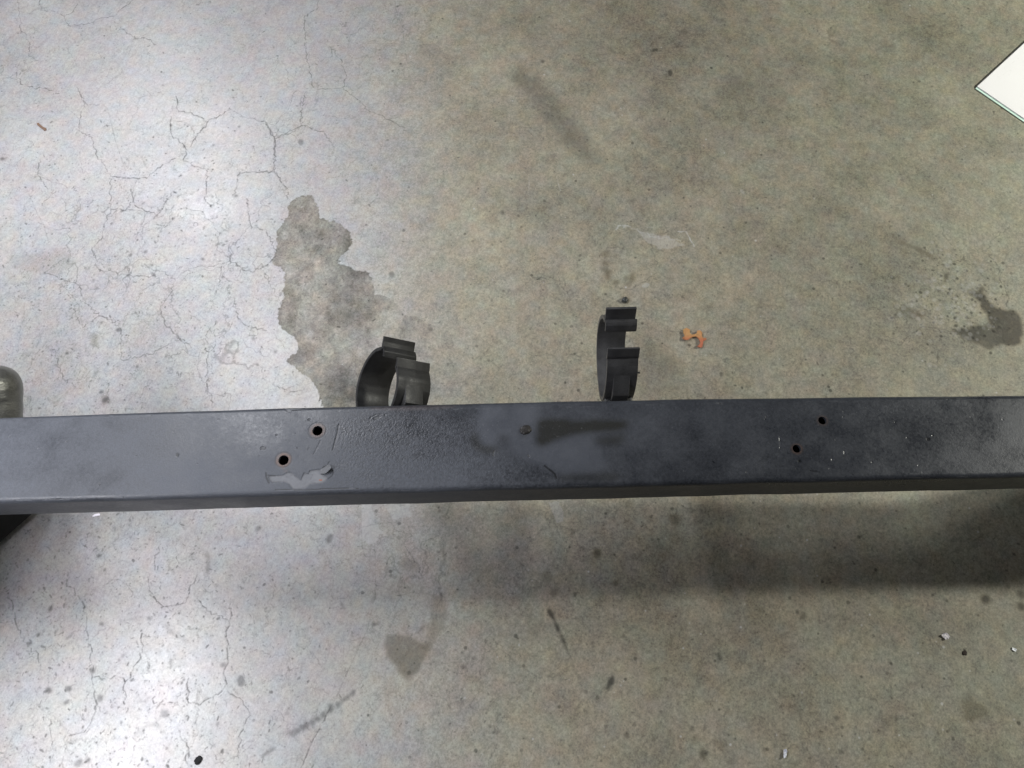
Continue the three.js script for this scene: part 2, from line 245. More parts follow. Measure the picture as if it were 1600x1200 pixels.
      // faint crazing everywhere, and wider pale-edged crazing on the sealer
      const wv = voro(wx * 9.5 + (mid - 0.5) * 0.9 + (fine - 0.5) * 0.22, wz * 9.5 + (tint2 - 0.5) * 0.8 + (tint - 0.5) * 0.2);
      const craze = sm(0.035, 0.0, wv) * sm(0.46, 0.66, fbm(wx * 4 + 60, wz * 4 + 20, 2)) * lerp(0.36, 0.62, coat);
      const wv2 = voro(wx * 19 + (mid - 0.5) * 0.7 + (fine - 0.5) * 0.25, wz * 19 + (big - 0.5) * 0.8 + (speck - 0.5) * 0.2), craze2 = sm(0.04, 0.0, wv2) * sm(0.45, 0.65, tint2) * lerp(0.16, 0.42, coat);
      const cr = Math.min(1, crackM[i] * lerp(0.8, 1, coat) + craze + craze2), pit = pitM[i];
      k *= 1 - 0.62 * cr; k *= 1 - 0.74 * pit; k *= 1 - 0.42 * rim; k *= 1 + patch * ((blot - 0.5) * 0.5 + (mid - 0.5) * 0.6 - 0.15);
      const st = stainM[i] * (0.40 + 0.8 * (mid - 0.2) + 0.6 * (blot - 0.4) + 0.5 * speck), smr = smearM[i] * (0.25 + 1.6 * blot);
      k *= 1 - 0.80 * Math.min(1, st); k *= 1 - 0.40 * Math.min(1, smr); k *= 1 - 0.80 * scuffM[i];
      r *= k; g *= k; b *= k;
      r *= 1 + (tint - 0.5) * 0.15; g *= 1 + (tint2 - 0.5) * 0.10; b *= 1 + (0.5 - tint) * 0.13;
      if (st > 0) { b *= 1 - 0.2 * st; g *= 1 - 0.06 * st; }
      const pl = paleM[i] * 0.8; r = lerp(r, 0.56, pl); g = lerp(g, 0.56, pl); b = lerp(b, 0.56, pl);
      const o = ((TH - 1 - y) * TW + x) * 4;
      col[o] = enc(r); col[o + 1] = enc(g); col[o + 2] = enc(b); col[o + 3] = 255;
      const hgt = 0.62 + (mid - 0.5) * 0.16 + (fine - 0.5) * 0.16 + (grain - 0.5) * 0.05 - 0.16 * cr - 0.10 * pit - 0.12 * patch - 0.1 * stainM[i] + 0.1 * pl;
      bmp[o] = bmp[o + 1] = bmp[o + 2] = 255 * Math.min(1, Math.max(0, hgt)); bmp[o + 3] = 255;
      const rr = lerp(0.62, 0.35, coat) + 0.30 * patch + (mid - 0.5) * 0.16 + (fine - 0.5) * 0.1 + 0.2 * pit + 0.15 * cr;
      rgh[o] = rgh[o + 1] = rgh[o + 2] = 255 * Math.min(1, Math.max(0.05, rr)); rgh[o + 3] = 255;
    }
  }
  const fm = new THREE.MeshStandardMaterial({ map: tex(col, TW, TH, true), bumpMap: tex(bmp, TW, TH), bumpScale: 0.0009, roughnessMap: tex(rgh, TW, TH), roughness: 1 });
  const fg = new THREE.PlaneGeometry(9, 9, 1, 1); fg.rotateX(-Math.PI / 2); fg.translate(0.4, 0, -0.6);
  const p = fg.attributes.position, uv = fg.attributes.uv;
  for (let k = 0; k < p.count; k++) uv.setXY(k, (p.getX(k) - FX0) / FW, 1 - (p.getZ(k) - FZ0) / FH);
  const floor = mesh('floor', fg, fm, scene); floor.userData.kind = 'structure'; floor.userData.label = 'worn grey concrete floor with hairline cracks, stains and a peeled patch';
}

// ------------------------------------------------------------------ the black steel bar
const H_TOP = 0.30, BAR_H = 0.066;
const fit = (pts) => {                                       // z = a + b x + c x^2 through three photo readings at the bar's top
  const [p, q, r] = pts.map(([x, y]) => P(x, y, H_TOP)), d1 = (q.z - p.z) / (q.x - p.x), d2 = (r.z - q.z) / (r.x - q.x), c = (d2 - d1) / (r.x - p.x);
  return (x) => p.z + d1 * (x - p.x) + c * (x - p.x) * (x - q.x);
};
const zBack = fit([[0, 651], [800, 627], [1600, 616]]), zFront = fit([[0, 786], [800, 764], [1600, 745]]);
const bar = thing('steel_bar', 'long black painted square steel bar with drilled holes, spanning the whole picture', 'steel bar', new THREE.Vector3(0, 0, 0));
const BX0 = -1.05, BX1 = 1.05, UW = 0.352, BTW = 2048, BTH = 400, BPM = BTW / 1.9, BU0 = -0.95;
const onBar = (px, py) => { const q = P(px, py, H_TOP); return [(q.x - BU0) * BPM, (0.066 + (q.z - zBack(q.x))) * BTH / UW]; };
let barMat;
{
  const L = (g, pts, w, a = 1) => { g.globalAlpha = a; g.lineWidth = w; g.beginPath(); pts.map((p) => onBar(...p)).forEach(([x, y], i) => i ? g.lineTo(x, y) : g.moveTo(x, y)); g.stroke(); g.globalAlpha = 1; };
  const Q = (g, pts, a = 1) => { g.globalAlpha = a; g.beginPath(); pts.map((p) => onBar(...p)).forEach(([x, y], i) => i ? g.lineTo(x, y) : g.moveTo(x, y)); g.closePath(); g.fill(); g.globalAlpha = 1; };
  const S = (g, px, py, r, a = 1, ry = r) => { const [x, y] = onBar(px, py); g.globalAlpha = a; g.beginPath(); g.ellipse(x, y, r, ry, 0, 0, 7); g.fill(); g.globalAlpha = 1; };
  const K = (l) => at(400, 700, 0.0875, l), J = (l) => at(380, 600, 0.25, l), M = (l) => at(720, 630, 0.175, l);
  const chip = maskOf(BTW, BTH, (g) => {                      // paint gone, primer grey showing
    Q(g, K([[215, 510], [350, 500], [480, 490], [560, 440], [640, 445], [700, 500], [800, 580], [860, 440], [930, 470], [960, 410], [1080, 390], [1180, 385], [1150, 470], [1280, 510], [1250, 580], [1180, 630], [960, 650], [880, 720], [660, 735], [580, 640], [480, 610], [290, 625], [250, 590]]), 0.95);
    Q(g, J([[260, 162], [300, 158], [385, 160], [300, 168], [300, 182], [275, 176]]), 0.9); Q(g, J([[805, 215], [850, 195], [862, 205], [835, 222]]), 0.6);
    S(g, 411, 701, 4, 0.5, 3); S(g, 483, 656, 1.5, 0.8); L(g, [[1462, 622], [1480, 621], [1508, 621]], 1.6, 0.8); L(g, [[1460, 622], [1500, 621.5]], 1, 0.8);
    L(g, [[500, 764], [540, 763], [560, 763]], 1.5, 0.45); L(g, [[430, 766], [500, 765]], 1.5, 0.6);
    L(g, M([[600, 460], [612, 478]]), 1.5, 0.7); L(g, M([[290, 470], [298, 425]]), 1.5, 0.7); L(g, [[1218, 682], [1219, 700]], 1, 0.5); S(g, 1319, 707, 0.9, 0.45, 3); S(g, 1300, 718, 0.9, 0.45, 2); S(g, 1296, 732, 1, 0.5);
    for (let i = 0; i < 90; i++) { const x = rnd() * 1600, y0 = lerp(781, 741, x / 1600); L(g, [[x, y0 + rnd() * 3], [x + 3 + rnd() ** 3 * 30, y0 - 0.3 + rnd() * 3]], 0.8 + rnd(), 0.12 + 0.3 * rnd()); }
    for (let i = 0; i < 30; i++) { const x = rnd() * 1600, y0 = lerp(652, 619, x / 1600); L(g, [[x, y0 + rnd() * 3], [x + 2 + rnd() * 16, y0 + rnd() * 3]], 1, 0.12 + 0.3 * rnd()); }
    for (let i = 0; i < 50; i++) S(g, rnd() * 1600, 640 + rnd() * 110, 0.6 + 0.5 * rnd(), 0.3 + 0.5 * rnd());
    for (let i = 0; i < 700; i++) { const px = 545 + rnd() * 340, py = 650 + rnd() * 106; if (px > 760 && py < 740 - (880 - px) * 0.05 && rnd() < 0.75) continue; S(g, px, py, 0.5 + 0.3 * rnd(), 0.12 + 0.25 * rnd()); }
    for (let i = 0; i < 40; i++) S(g, 1310 + rnd() * 110, 632 + rnd() * 40, 0.6, 0.3 + 0.3 * rnd());
  });
  const grease = maskOf(BTW, BTH, (g) => {
    Q(g, M([[690, 160], [800, 140], [960, 150], [1000, 170], [1200, 150], [1480, 160], [1500, 200], [1400, 240], [1200, 250], [1000, 275], [850, 320], [760, 370], [685, 375], [690, 260]]), 0.95);
    Q(g, M([[1180, 330], [1300, 300], [1480, 270], [1420, 370], [1260, 370]]), 0.6); Q(g, M([[90, 300], [140, 260], [150, 340], [200, 390], [330, 400], [300, 450], [200, 440], [110, 390]]), 0.75);
    Q(g, M([[870, 650], [1100, 640], [1400, 620], [1420, 690], [870, 700]]), 0.5); Q(g, M([[520, 200], [620, 200], [600, 300], [530, 310]]), 0.5); Q(g, M([[330, 320], [400, 270], [460, 370]]), 0.3);
  }, 4);
  const scratch = maskOf(BTW, BTH, (g) => {
    L(g, J([[600, 250], [585, 320], [560, 412]]), 1.6, 0.9); L(g, J([[484, 355], [440, 440]]), 1.3, 0.6); L(g, J([[410, 400], [405, 412]]), 1.3, 0.7); L(g, J([[790, 215], [830, 190], [868, 188]]), 1.4, 0.8); L(g, J([[780, 90], [690, 300]].map(([u]) => [u, 301])), 1, 0);
    L(g, K([[180, 450], [190, 540], [235, 630]]), 2, 0.9); L(g, K([[200, 490], [340, 500]]), 1.4, 0.7); L(g, K([[1320, 240], [1290, 290]]), 1.4, 0.8); L(g, K([[1350, 380], [1390, 430], [1360, 500], [1290, 550]]), 1.5, 0.8); L(g, K([[870, 0], [940, 60]]), 1, 0.3);
    L(g, M([[750, 560], [800, 600], [840, 630], [855, 670]]), 2.4, 0.9); L(g, [[1265, 735], [1276, 736]], 1.5, 0.8); S(g, 277, 711, 2, 0.9, 3); S(g, 155, 757, 1.5, 0.8); S(g, 1249, 720, 2.5, 0.8, 2); S(g, 1450, 686, 2.5, 0.7);
    for (const [x, y, r] of [[496, 673, 12], [443, 719, 11]]) { const [a, b] = onBar(x, y); g.globalAlpha = 0.5; g.lineWidth = 1.6; g.beginPath(); g.ellipse(a, b, r, r, 0, 0, 7); g.stroke(); g.globalAlpha = 1; }
    for (let i = 0; i < 110; i++) { const x = 400 + rnd() * 140, y = 650 + rnd() * 105; L(g, [[x, y], [x + rnd() * 4 - 2, y + rnd() * 6 - 3]], 1, 0.35); }
  });
  const rust = maskOf(BTW, BTH, (g) => {
    for (const [x, y, r, a] of [[496, 673, 10.5, 0.55], [443, 719, 10.5, 0.65], [1285, 657, 8, 0.3], [1245, 701, 8, 0.45]]) S(g, x, y, r, a);
    Q(g, K([[1100, 560], [1180, 545], [1210, 570], [1170, 595], [1110, 590]]), 0.9); Q(g, K([[400, 250], [440, 340], [520, 400], [480, 330]]), 0.5); Q(g, K([[480, 430], [560, 400], [560, 430]]), 0.4);
    S(g, 645, 636, 60, 0.12, 5);
  }, 1);
  const pale = maskOf(BTW, BTH, (g) => { Q(g, M([[170, 20], [700, 10], [660, 140], [640, 330], [700, 400], [900, 330], [1160, 270], [1240, 400], [1310, 560], [1200, 630], [900, 640], [800, 590], [740, 560], [560, 500], [450, 400], [400, 290], [330, 300], [290, 390], [190, 380], [150, 280], [150, 120]]), 0.8); Q(g, M([[150, 120], [300, 120], [310, 370], [200, 380], [150, 310]]), 0.6); }, 5);
  const chipSoft = blurred(chip, BTW, BTH, 2);
  const rough = maskOf(BTW, BTH, (g) => { Q(g, [[525, 655], [700, 648], [750, 655], [745, 690], [775, 715], [860, 740], [868, 762], [530, 770]], 1); Q(g, [[840, 655], [980, 655], [980, 680], [880, 685]], 0.6); Q(g, [[870, 745], [1000, 738], [1000, 760], [870, 765]], 0.6); }, 12);
  const N = BTW * BTH, col = new Uint8Array(N * 4), bmp = new Uint8Array(N * 4), rgh = new Uint8Array(N * 4);
  for (let y = 0, i = 0; y < BTH; y++) for (let x = 0; x < BTW; x++, i++) {
    const wx = x / BPM, wy = y * UW / BTH, big = fbm(wx * 7 + 3, wy * 12 + 8, 3), mid = fbm(wx * 40, wy * 50 + 5, 3), fine = fbm(wx * 420 + 3, wy * 420, 2), grain = hash(x + 5000, y);
    let k = 1 + (big - 0.5) * 0.9 + (mid - 0.5) * 0.35 + (grain - 0.5) * 0.3 + (fine - 0.5) * (0.30 + 0.5 * rough[i]);
    const pa = pale[i] * (0.75 + 0.5 * mid); k *= 1 - 0.25 * pale[i] * (k - 1);
    let r = lerp(0.048 * k, 0.082, pa), g = lerp(0.053 * k, 0.089, pa), b = lerp(0.065 * k, 0.107, pa);
    const gr = grease[i] * (0.85 + 0.7 * fine); r *= 1 - 0.80 * Math.min(1, gr); g *= 1 - 0.81 * Math.min(1, gr); b *= 1 - 0.86 * Math.min(1, gr);
    const ru = rust[i] * (0.4 + 0.9 * fine); r = lerp(r, 0.15, ru); g = lerp(g, 0.085, ru); b = lerp(b, 0.055, ru);
    const ch = chip[i] * (0.25 + 0.9 * mid + 0.4 * fine); r = lerp(r, 0.17, Math.min(1, ch)); g = lerp(g, 0.175, Math.min(1, ch)); b = lerp(b, 0.19, Math.min(1, ch));
    if (rust[i] > 0.6 && chip[i] > 0.5) { r = 0.26; g = 0.10; b = 0.07; }
    const edge = chip[i] > 0.4 ? Math.max(0, 0.85 - chipSoft[i]) * 1.2 : 0, sc = Math.min(1, scratch[i] + edge); r *= 1 - 0.8 * sc; g *= 1 - 0.8 * sc; b *= 1 - 0.8 * sc;  // chip rim darkened as well: shadow of the paint step put into the colour
    const o = ((BTH - 1 - y) * BTW + x) * 4;
    col[o] = enc(r); col[o + 1] = enc(g); col[o + 2] = enc(b); col[o + 3] = 255;
    const h = 0.5 + (mid - 0.5) * 0.1 + (fine - 0.5) * (0.03 + 0.08 * rough[i]) * (1 - 0.6 * pale[i]) + (grain - 0.5) * (0.06 + 0.2 * rough[i]) - 0.3 * sc - 0.4 * chip[i];
    bmp[o] = bmp[o + 1] = bmp[o + 2] = 255 * Math.min(1, Math.max(0, h)); bmp[o + 3] = 255;
    const rr = lerp(0.50, 0.36, sm(0.1, 0.4, BU0 + wx)) + (big - 0.5) * 0.30 + (mid - 0.5) * 0.2 + 0.14 * grease[i] - 0.04 * pale[i] + 0.15 * chip[i] + (fine - 0.5) * 0.15;
    rgh[o] = rgh[o + 1] = rgh[o + 2] = 255 * Math.min(1, Math.max(0.2, rr)); rgh[o + 3] = 255;
  }
  barMat = new THREE.MeshStandardMaterial({ map: tex(col, BTW, BTH, true), bumpMap: tex(bmp, BTW, BTH), bumpScale: 0.0011, roughnessMap: tex(rgh, BTW, BTH), roughness: 1 });
}
function barSolid(inset, rad, x0, x1, n) {                   // rounded rectangle swept along the bar's slight bow
  const sec = [], cs = 5;                                    // [across 0..1, inset across, height, normal, unwrapped metres]
  const w0 = 0.107, h0 = BAR_H;
  const corner = (ca, sign, cy, a0) => { for (let i = 0; i <= cs; i++) { const a = a0 - (i / cs) * Math.PI / 2; sec.push([ca, sign * (inset + rad) + Math.cos(a) * rad, cy + Math.sin(a) * rad, Math.cos(a), Math.sin(a)]); } };
  corner(0, 1, H_TOP - BAR_H + inset + rad, Math.PI * 1.5); corner(0, 1, H_TOP - inset - rad, Math.PI); corner(1, -1, H_TOP - inset - rad, Math.PI / 2); corner(1, -1, H_TOP - BAR_H + inset + rad, 0);
  const pos = [], nor = [], uv = [], idx = [], m = sec.length;
  for (let j = 0; j <= n; j++) {
    const x = lerp(x0, x1, j / n), zb = zBack(x) + 0.0012 * (fbm(x * 14, 3, 3) - 0.5), zf = zFront(x) + 0.0016 * (fbm(x * 17 + 9, 8, 3) - 0.5), dip = 0.0010 * (fbm(x * 12 + 40, 5, 3) - 0.5);
    for (let i = 0; i <= m; i++) {
      const [ca, off, h, nz, ny] = sec[i % m], z = lerp(zb, zf, ca) + off;
      let v;
      if (ny > 0.70) v = 0.066 + (z - zb); else if (i >= m / 2 && i < m) v = 0.066 + (zf - zb) + (H_TOP - h); else if (i < m / 2) v = 0.066 - (H_TOP - h); else v = 0.33;
      pos.push(x, h + (i >= m / 2 && ny > -0.1 ? dip : 0), z); nor.push(0, ny, nz); uv.push((x - BU0) / 1.9, 1 - v / UW);
    }
  }
  const w = m + 1;
  for (let j = 0; j < n; j++) for (let i = 0; i < m; i++) { const a = j * w + i, b = a + 1, c = a + w, d = c + 1; idx.push(a, b, c, b, d, c); }
  for (const [j, flip] of [[0, 0], [n, 1]]) {                 // end caps
    const c0 = pos.length / 3, x = lerp(x0, x1, j / n);
    pos.push(x, H_TOP - BAR_H / 2, (zBack(x) + zFront(x)) / 2); nor.push(flip ? 1 : -1, 0, 0); uv.push(0, 0);
    for (let i = 0; i < m; i++) { const k = (j * w + i) * 3; pos.push(pos[k], pos[k + 1], pos[k + 2]); nor.push(flip ? 1 : -1, 0, 0); uv.push(0, 0); }
    for (let i = 0; i < m; i++) { const a = c0 + 1 + i, b = c0 + 1 + (i + 1) % m; flip ? idx.push(c0, a, b) : idx.push(c0, b, a); }
  }
  const g = new THREE.BufferGeometry();
  g.setAttribute('position', new THREE.Float32BufferAttribute(pos, 3)); g.setAttribute('normal', new THREE.Float32BufferAttribute(nor, 3)); g.setAttribute('uv', new THREE.Float32BufferAttribute(uv, 2)); g.setIndex(idx);
  return g;
}
{
  // is the winding outward? turn it if not
  const outer = barSolid(0, 0.007, BX0, BX1, 140), inner = barSolid(0.005, 0.003, BX0 - 0.02, BX1 + 0.02, 140);
  const flip = (g) => { const p = g.attributes.position, n = g.attributes.normal, i = g.index.array, a = new THREE.Vector3(), b = new THREE.Vector3(), c = new THREE.Vector3(), m = new THREE.Vector3(); a.fromBufferAttribute(p, i[0]); b.fromBufferAttribute(p, i[1]).sub(a); c.fromBufferAttribute(p, i[2]).sub(a); m.fromBufferAttribute(n, i[0]); if (b.cross(c).dot(m) < 0) for (let k = 0; k < 140 * 24 * 6; k += 3) { const t = i[k]; i[k] = i[k + 1]; i[k + 1] = t; } };
  flip(outer); flip(inner);
  const ev = new Evaluator(); ev.attributes = ['position', 'normal', 'uv'];
  let cur = ev.evaluate(new Brush(outer), new Brush(inner), SUBTRACTION);
  for (const [px, py, r] of [[496, 673, 0.0064], [443, 719, 0.0064], [1285, 657, 0.0052], [1245, 701, 0.0052]]) {
    const q = P(px, py, H_TOP), c = new THREE.CylinderGeometry(r, r, 0.03, 28); const b = new Brush(c); b.position.set(q.x, H_TOP, q.z); b.updateMatrixWorld();
    cur = ev.evaluate(cur, b, SUBTRACTION);
  }
  mesh('tube', cur.geometry, barMat, bar);
}
const blackSteel = new THREE.MeshStandardMaterial({ color: new THREE.Color(0.012, 0.012, 0.013), roughness: 0.7 });
// unseen brackets added at the two ends, sized to throw shadow onto the floor
for (const [x, w, h, z0, z1] of [[-0.935, 0.22, 0.56, -0.30, -0.055], [1.0, 0.18, 0.26, -0.37, -0.255]]) {
  const b = mesh('shade_bracket', new RoundedBoxGeometry(w, h, z1 - z0, 3, 0.008), blackSteel, bar);
  b.position.set(x, h / 2, (z0 + z1) / 2);
}
{ // turned black foot added to give the dark shade under the left end
  const f = mesh('shade_foot', new RoundedBoxGeometry(0.21, 0.20, 0.20, 4, 0.03), new THREE.MeshStandardMaterial({ color: new THREE.Color(0.006, 0.006, 0.0055), roughness: 0.95 }), bar);
  f.position.set(-0.850, 0.1, -0.312); f.rotation.y = 0.84; f.userData.label = 'added black foot standing in for the deep shade under the left end';
}
{ // a lump of weld and a lifted curl of paint
  const wg = new THREE.IcosahedronGeometry(0.006, 3), p = wg.attributes.position;
  for (let i = 0; i < p.count; i++) { const x = p.getX(i), y = p.getY(i), z = p.getZ(i), f = 0.75 + 0.5 * fbm(x * 300 + 9, z * 300 + y * 130, 2); p.setXYZ(i, x * f * 1.2, y * f * 0.5, z * f); }
  wg.computeVertexNormals();
  const wl = mesh('weld_lump', wg, new THREE.MeshStandardMaterial({ color: new THREE.Color(0.03, 0.028, 0.027), roughness: 0.45 }), bar); wl.position.copy(P(821, 672, H_TOP)); wl.userData.label = 'small dark weld lump';
  const s = new THREE.Shape(); s.moveTo(-0.007, -0.002); s.quadraticCurveTo(0, -0.006, 0.007, -0.001); s.quadraticCurveTo(0.009, 0.003, 0.004, 0.0045); s.quadraticCurveTo(-0.002, 0.0055, -0.0075, 0.002); s.closePath();
  const fg = new THREE.ExtrudeGeometry(s, { depth: 0.0006, bevelEnabled: false, curveSegments: 10 }); fg.rotateX(-Math.PI / 2);
  const q = fg.attributes.position; for (let i = 0; i < q.count; i++) q.setY(i, q.getY(i) + 0.0035 * sm(-0.008, 0.004, q.getX(i) - q.getZ(i) * 0.5) ** 2);
  fg.computeVertexNormals();
  const fl = mesh('paint_flake', fg, new THREE.MeshStandardMaterial({ color: new THREE.Color(0.11, 0.115, 0.125), roughness: 0.6, side: THREE.DoubleSide }), bar);
  fl.position.copy(P(509, 735, H_TOP + 0.001)); fl.rotation.y = 0.35; fl.userData.label = 'lifted curl of loose grey paint';
}

// ------------------------------------------------------------------ the two clips behind the bar
const clipStuff = (base, rg = 0.42) => {
  const W = 256, c = new Uint8Array(W * W * 4), r = new Uint8Array(W * W * 4), b = new Uint8Array(W * W * 4);
  for (let y = 0; y < W; y++) for (let x = 0; x < W; x++) {
    const o = (y * W + x) * 4, n = fbm(x * 0.03, y * 0.03, 4), f = fbm(x * 0.4, y * 0.4, 2), g = hash(x, y + 3), dust = g > 0.985 ? 0.06 : 0, k = 0.75 + 0.5 * n + 0.3 * (f - 0.5);
    c[o] = enc(base * k + dust); c[o + 1] = enc(base * k + dust); c[o + 2] = enc(base * 1.04 * k + dust); c[o + 3] = r[o + 3] = b[o + 3] = 255;
    r[o] = r[o + 1] = r[o + 2] = 255 * (rg + 0.3 * (n - 0.5) + 0.15 * f); b[o] = b[o + 1] = b[o + 2] = 255 * (0.5 + 0.3 * (f - 0.5) + 0.2 * (g - 0.5));
  }
  const t = (d, s) => { const q = tex(d, W, W, s); q.repeat.set(12, 12); return q; };
  return new THREE.MeshStandardMaterial({ map: t(c, true), roughnessMap: t(r), bumpMap: t(b), bumpScale: 0.0003, roughness: 1 });
};
const sheenClip = clipStuff(0.058, 0.33), shadedClip = clipStuff(0.017, 0.42);  // same plastic twice, its sheen and shade put into the base tone
function extr(pts, w, bevel = 0.0008, mid = 0) {               // outline in (front, up) -> solid of width w along the clip's axis
  const s = new THREE.Shape(pts.map(([u, v]) => new THREE.Vector2(-u, v)));
  const g = new THREE.ExtrudeGeometry(s, { depth: w - 2 * bevel, bevelThickness: bevel, bevelSize: bevel * 0.7, bevelOffset: -bevel * 0.7, bevelSegments: 2, curveSegments: 8 });
  g.translate(0, 0, -(w - 2 * bevel) / 2); g.rotateY(Math.PI / 2); g.translate(mid, 0, 0);
  return toCreasedNormals(g, 0.6);
}
const ribbon = (line, t) => {                                 // a centre line given thickness
  const a = [], b = [];
  line.forEach(([x, y], i) => { const p = line[Math.max(0, i - 1)], q = line[Math.min(line.length - 1, i + 1)], dx = q[0] - p[0], dy = q[1] - p[1], l = Math.hypot(dx, dy), h = (typeof t === 'function' ? t(i / (line.length - 1)) : t) / 2; a.push([x - dy / l * h, y + dx / l * h]); b.unshift([x + dy / l * h, y - dx / l * h]); });
  return [...a, ...b];
};
function spline(pts, n) { const c = new THREE.CatmullRomCurve3(pts.map(([x, y]) => new THREE.Vector3(x, y, 0)), false, 'centripetal'); return c.getPoints(n).map((p) => [p.x, p.y]); }
function makeClip(label, width, band, farHead, nearHead, pad, plate, clipMat) {
  const clip = new THREE.Group(); clip.name = 'pipe_clip'; clip.userData.label = label; bar.add(clip);
  mesh('clip_band', extr(ribbon(spline(band, 60), 0.0054), width), clipMat, clip);
  mesh('lip', extr(ribbon(spline(plate, 16), 0.0036), width - 0.0006, 0.0009), clipMat, clip);
  mesh('lip', extr(ribbon(spline(farHead, 16), 0.0042), width + 0.0012, 0.0012, 0.0016), clipMat, clip);
  mesh('lip', extr(ribbon(spline(nearHead, 16), (t) => 0.0045 - 0.0015 * t), width + 0.0012, 0.0011), clipMat, clip);
  mesh('rib', extr(pad, width * 0.54, 0.0012), clipMat, clip);
  const m = mesh('mount', new RoundedBoxGeometry(width * 0.94, 0.03, 0.036, 3, 0.003), clipMat, clip); m.position.set(0, -0.024, 0.066);
  return clip;
}
const arc = (a0, a1, r, n) => Array.from({ length: n }, (_, i) => { const a = lerp(a0, a1, i / (n - 1)) * Math.PI / 180; return [Math.cos(a) * r, Math.sin(a) * r]; });
const BAND = [[0.0262, 0.0545], [0.034, 0.0475], [0.0425, 0.036], [0.0492, 0.021], [0.0528, 0.004], [0.0532, -0.014], [0.049, -0.032], [0.038, -0.046], [0.02, -0.0535], [0, -0.0555], [-0.02, -0.0515], [-0.037, -0.041], [-0.0485, -0.024], [-0.0528, -0.006], [-0.0525, 0.010], [-0.0485, 0.025], [-0.0415, 0.041], [-0.031, 0.0535], [-0.027, 0.0565]];
const PLATE = [[-0.0345, 0.079], [-0.0318, 0.070], [-0.0282, 0.0605], [-0.0262, 0.0565]], FAR = [[-0.0275, 0.0605], [-0.0222, 0.0570], [-0.0188, 0.0520], [-0.0178, 0.0465]], NEAR = [[0.0252, 0.0525], [0.0245, 0.058], [0.0222, 0.064], [0.0188, 0.0705]];
const PAD = [[0.034, 0.0425], [0.0435, 0.0395], [0.0625, 0.0150], [0.0625, -0.006], [0.050, -0.008], [0.049, 0.012]];
{
  const c = makeClip('black plastic pipe clip standing upright, open side up', 0.0405, BAND, FAR, NEAR, PAD, PLATE, sheenClip), q = P(974, 545, 0.317);
  c.position.set(q.x, 0.247, q.z - 0.0195); c.rotation.y = 0.025;
  const peg = mesh('peg', new THREE.CylinderGeometry(0.0011, 0.0014, 0.005, 10).rotateZ(Math.PI / 2), sheenClip, c); peg.position.set(0.022, 0.034, 0.038);
  const low = (l) => l.map(([u, v]) => [u, v > 0.03 ? 0.03 + (v - 0.03) * 0.74 : v]);
  const k = makeClip('black plastic pipe clip twisted and tilted to one side', 0.054, low(BAND), low(FAR), low(NEAR), low(PAD), low(PLATE), shadedClip);
  const X = new THREE.Vector3(0.755, -0.14, -0.64).normalize(), Z = new THREE.Vector3(0.50, -0.49, 0.70); Z.addScaledVector(X, -Z.dot(X)).normalize();
  const Y = new THREE.Vector3().crossVectors(Z, X); for (const v of [X, Y, Z]) v.applyQuaternion(camera.quaternion);
  k.quaternion.setFromRotationMatrix(new THREE.Matrix4().makeBasis(X, Y, Z));
  k.position.copy(P(613, 610, 0.22)); k.scale.setScalar(0.96);
}

// ------------------------------------------------------------------ rounded steel end behind the bar, at the left edge
{
  const prof = [[0.0, 0.062], [0.010, 0.0615], [0.020, 0.059], [0.029, 0.053], [0.0345, 0.044], [0.0365, 0.034], [0.0365, 0.027], [0.0360, 0.021], [0.0352, 0.014], [0.0352, 0.006], [0.034, -0.004], [0.033, -0.02], [0.0, -0.02]];
  const pts = spline(prof, 70).map(([x, y]) => new THREE.Vector2(Math.max(0, x), y)), g = new THREE.LatheGeometry(pts, 48);
  const W = 256, c = new Uint8Array(W * W * 4), r = new Uint8Array(W * W * 4);
  for (let y = 0; y < W; y++) for (let x = 0; x < W; x++) { const o = (y * W + x) * 4, n = fbm(x * 0.06, y * 0.06, 4), f = fbm(x * 0.5, y * 0.5, 2), k = 0.6 + 0.7 * n + 0.3 * (f - 0.5); c[o] = enc(0.21 * k); c[o + 1] = enc(0.21 * k); c[o + 2] = enc(0.19 * k); c[o + 3] = r[o + 3] = 255; r[o] = r[o + 1] = r[o + 2] = 255 * (0.26 + 0.25 * n + 0.1 * f); }
  const t = thing('tow_hook', 'rounded dull steel hook end poking out behind the bar at its left end', 'tow hook', P(-12, 645, 0.27));
  const m = mesh('hook_end', g, new THREE.MeshStandardMaterial({ map: tex(c, W, W, true), roughnessMap: tex(r, W, W), roughness: 1, bumpMap: tex(r, W, W), bumpScale: 0.0025, metalness: 0.8 }), t); m.rotation.x = -Math.PI / 2 + 0.5;
  const sh = mesh('shank', new THREE.CylinderGeometry(0.03, 0.03, 0.05, 28), blackSteel, t); sh.rotation.x = -Math.PI / 2 + 0.5; sh.position.set(0, -0.02, 0.035);
}

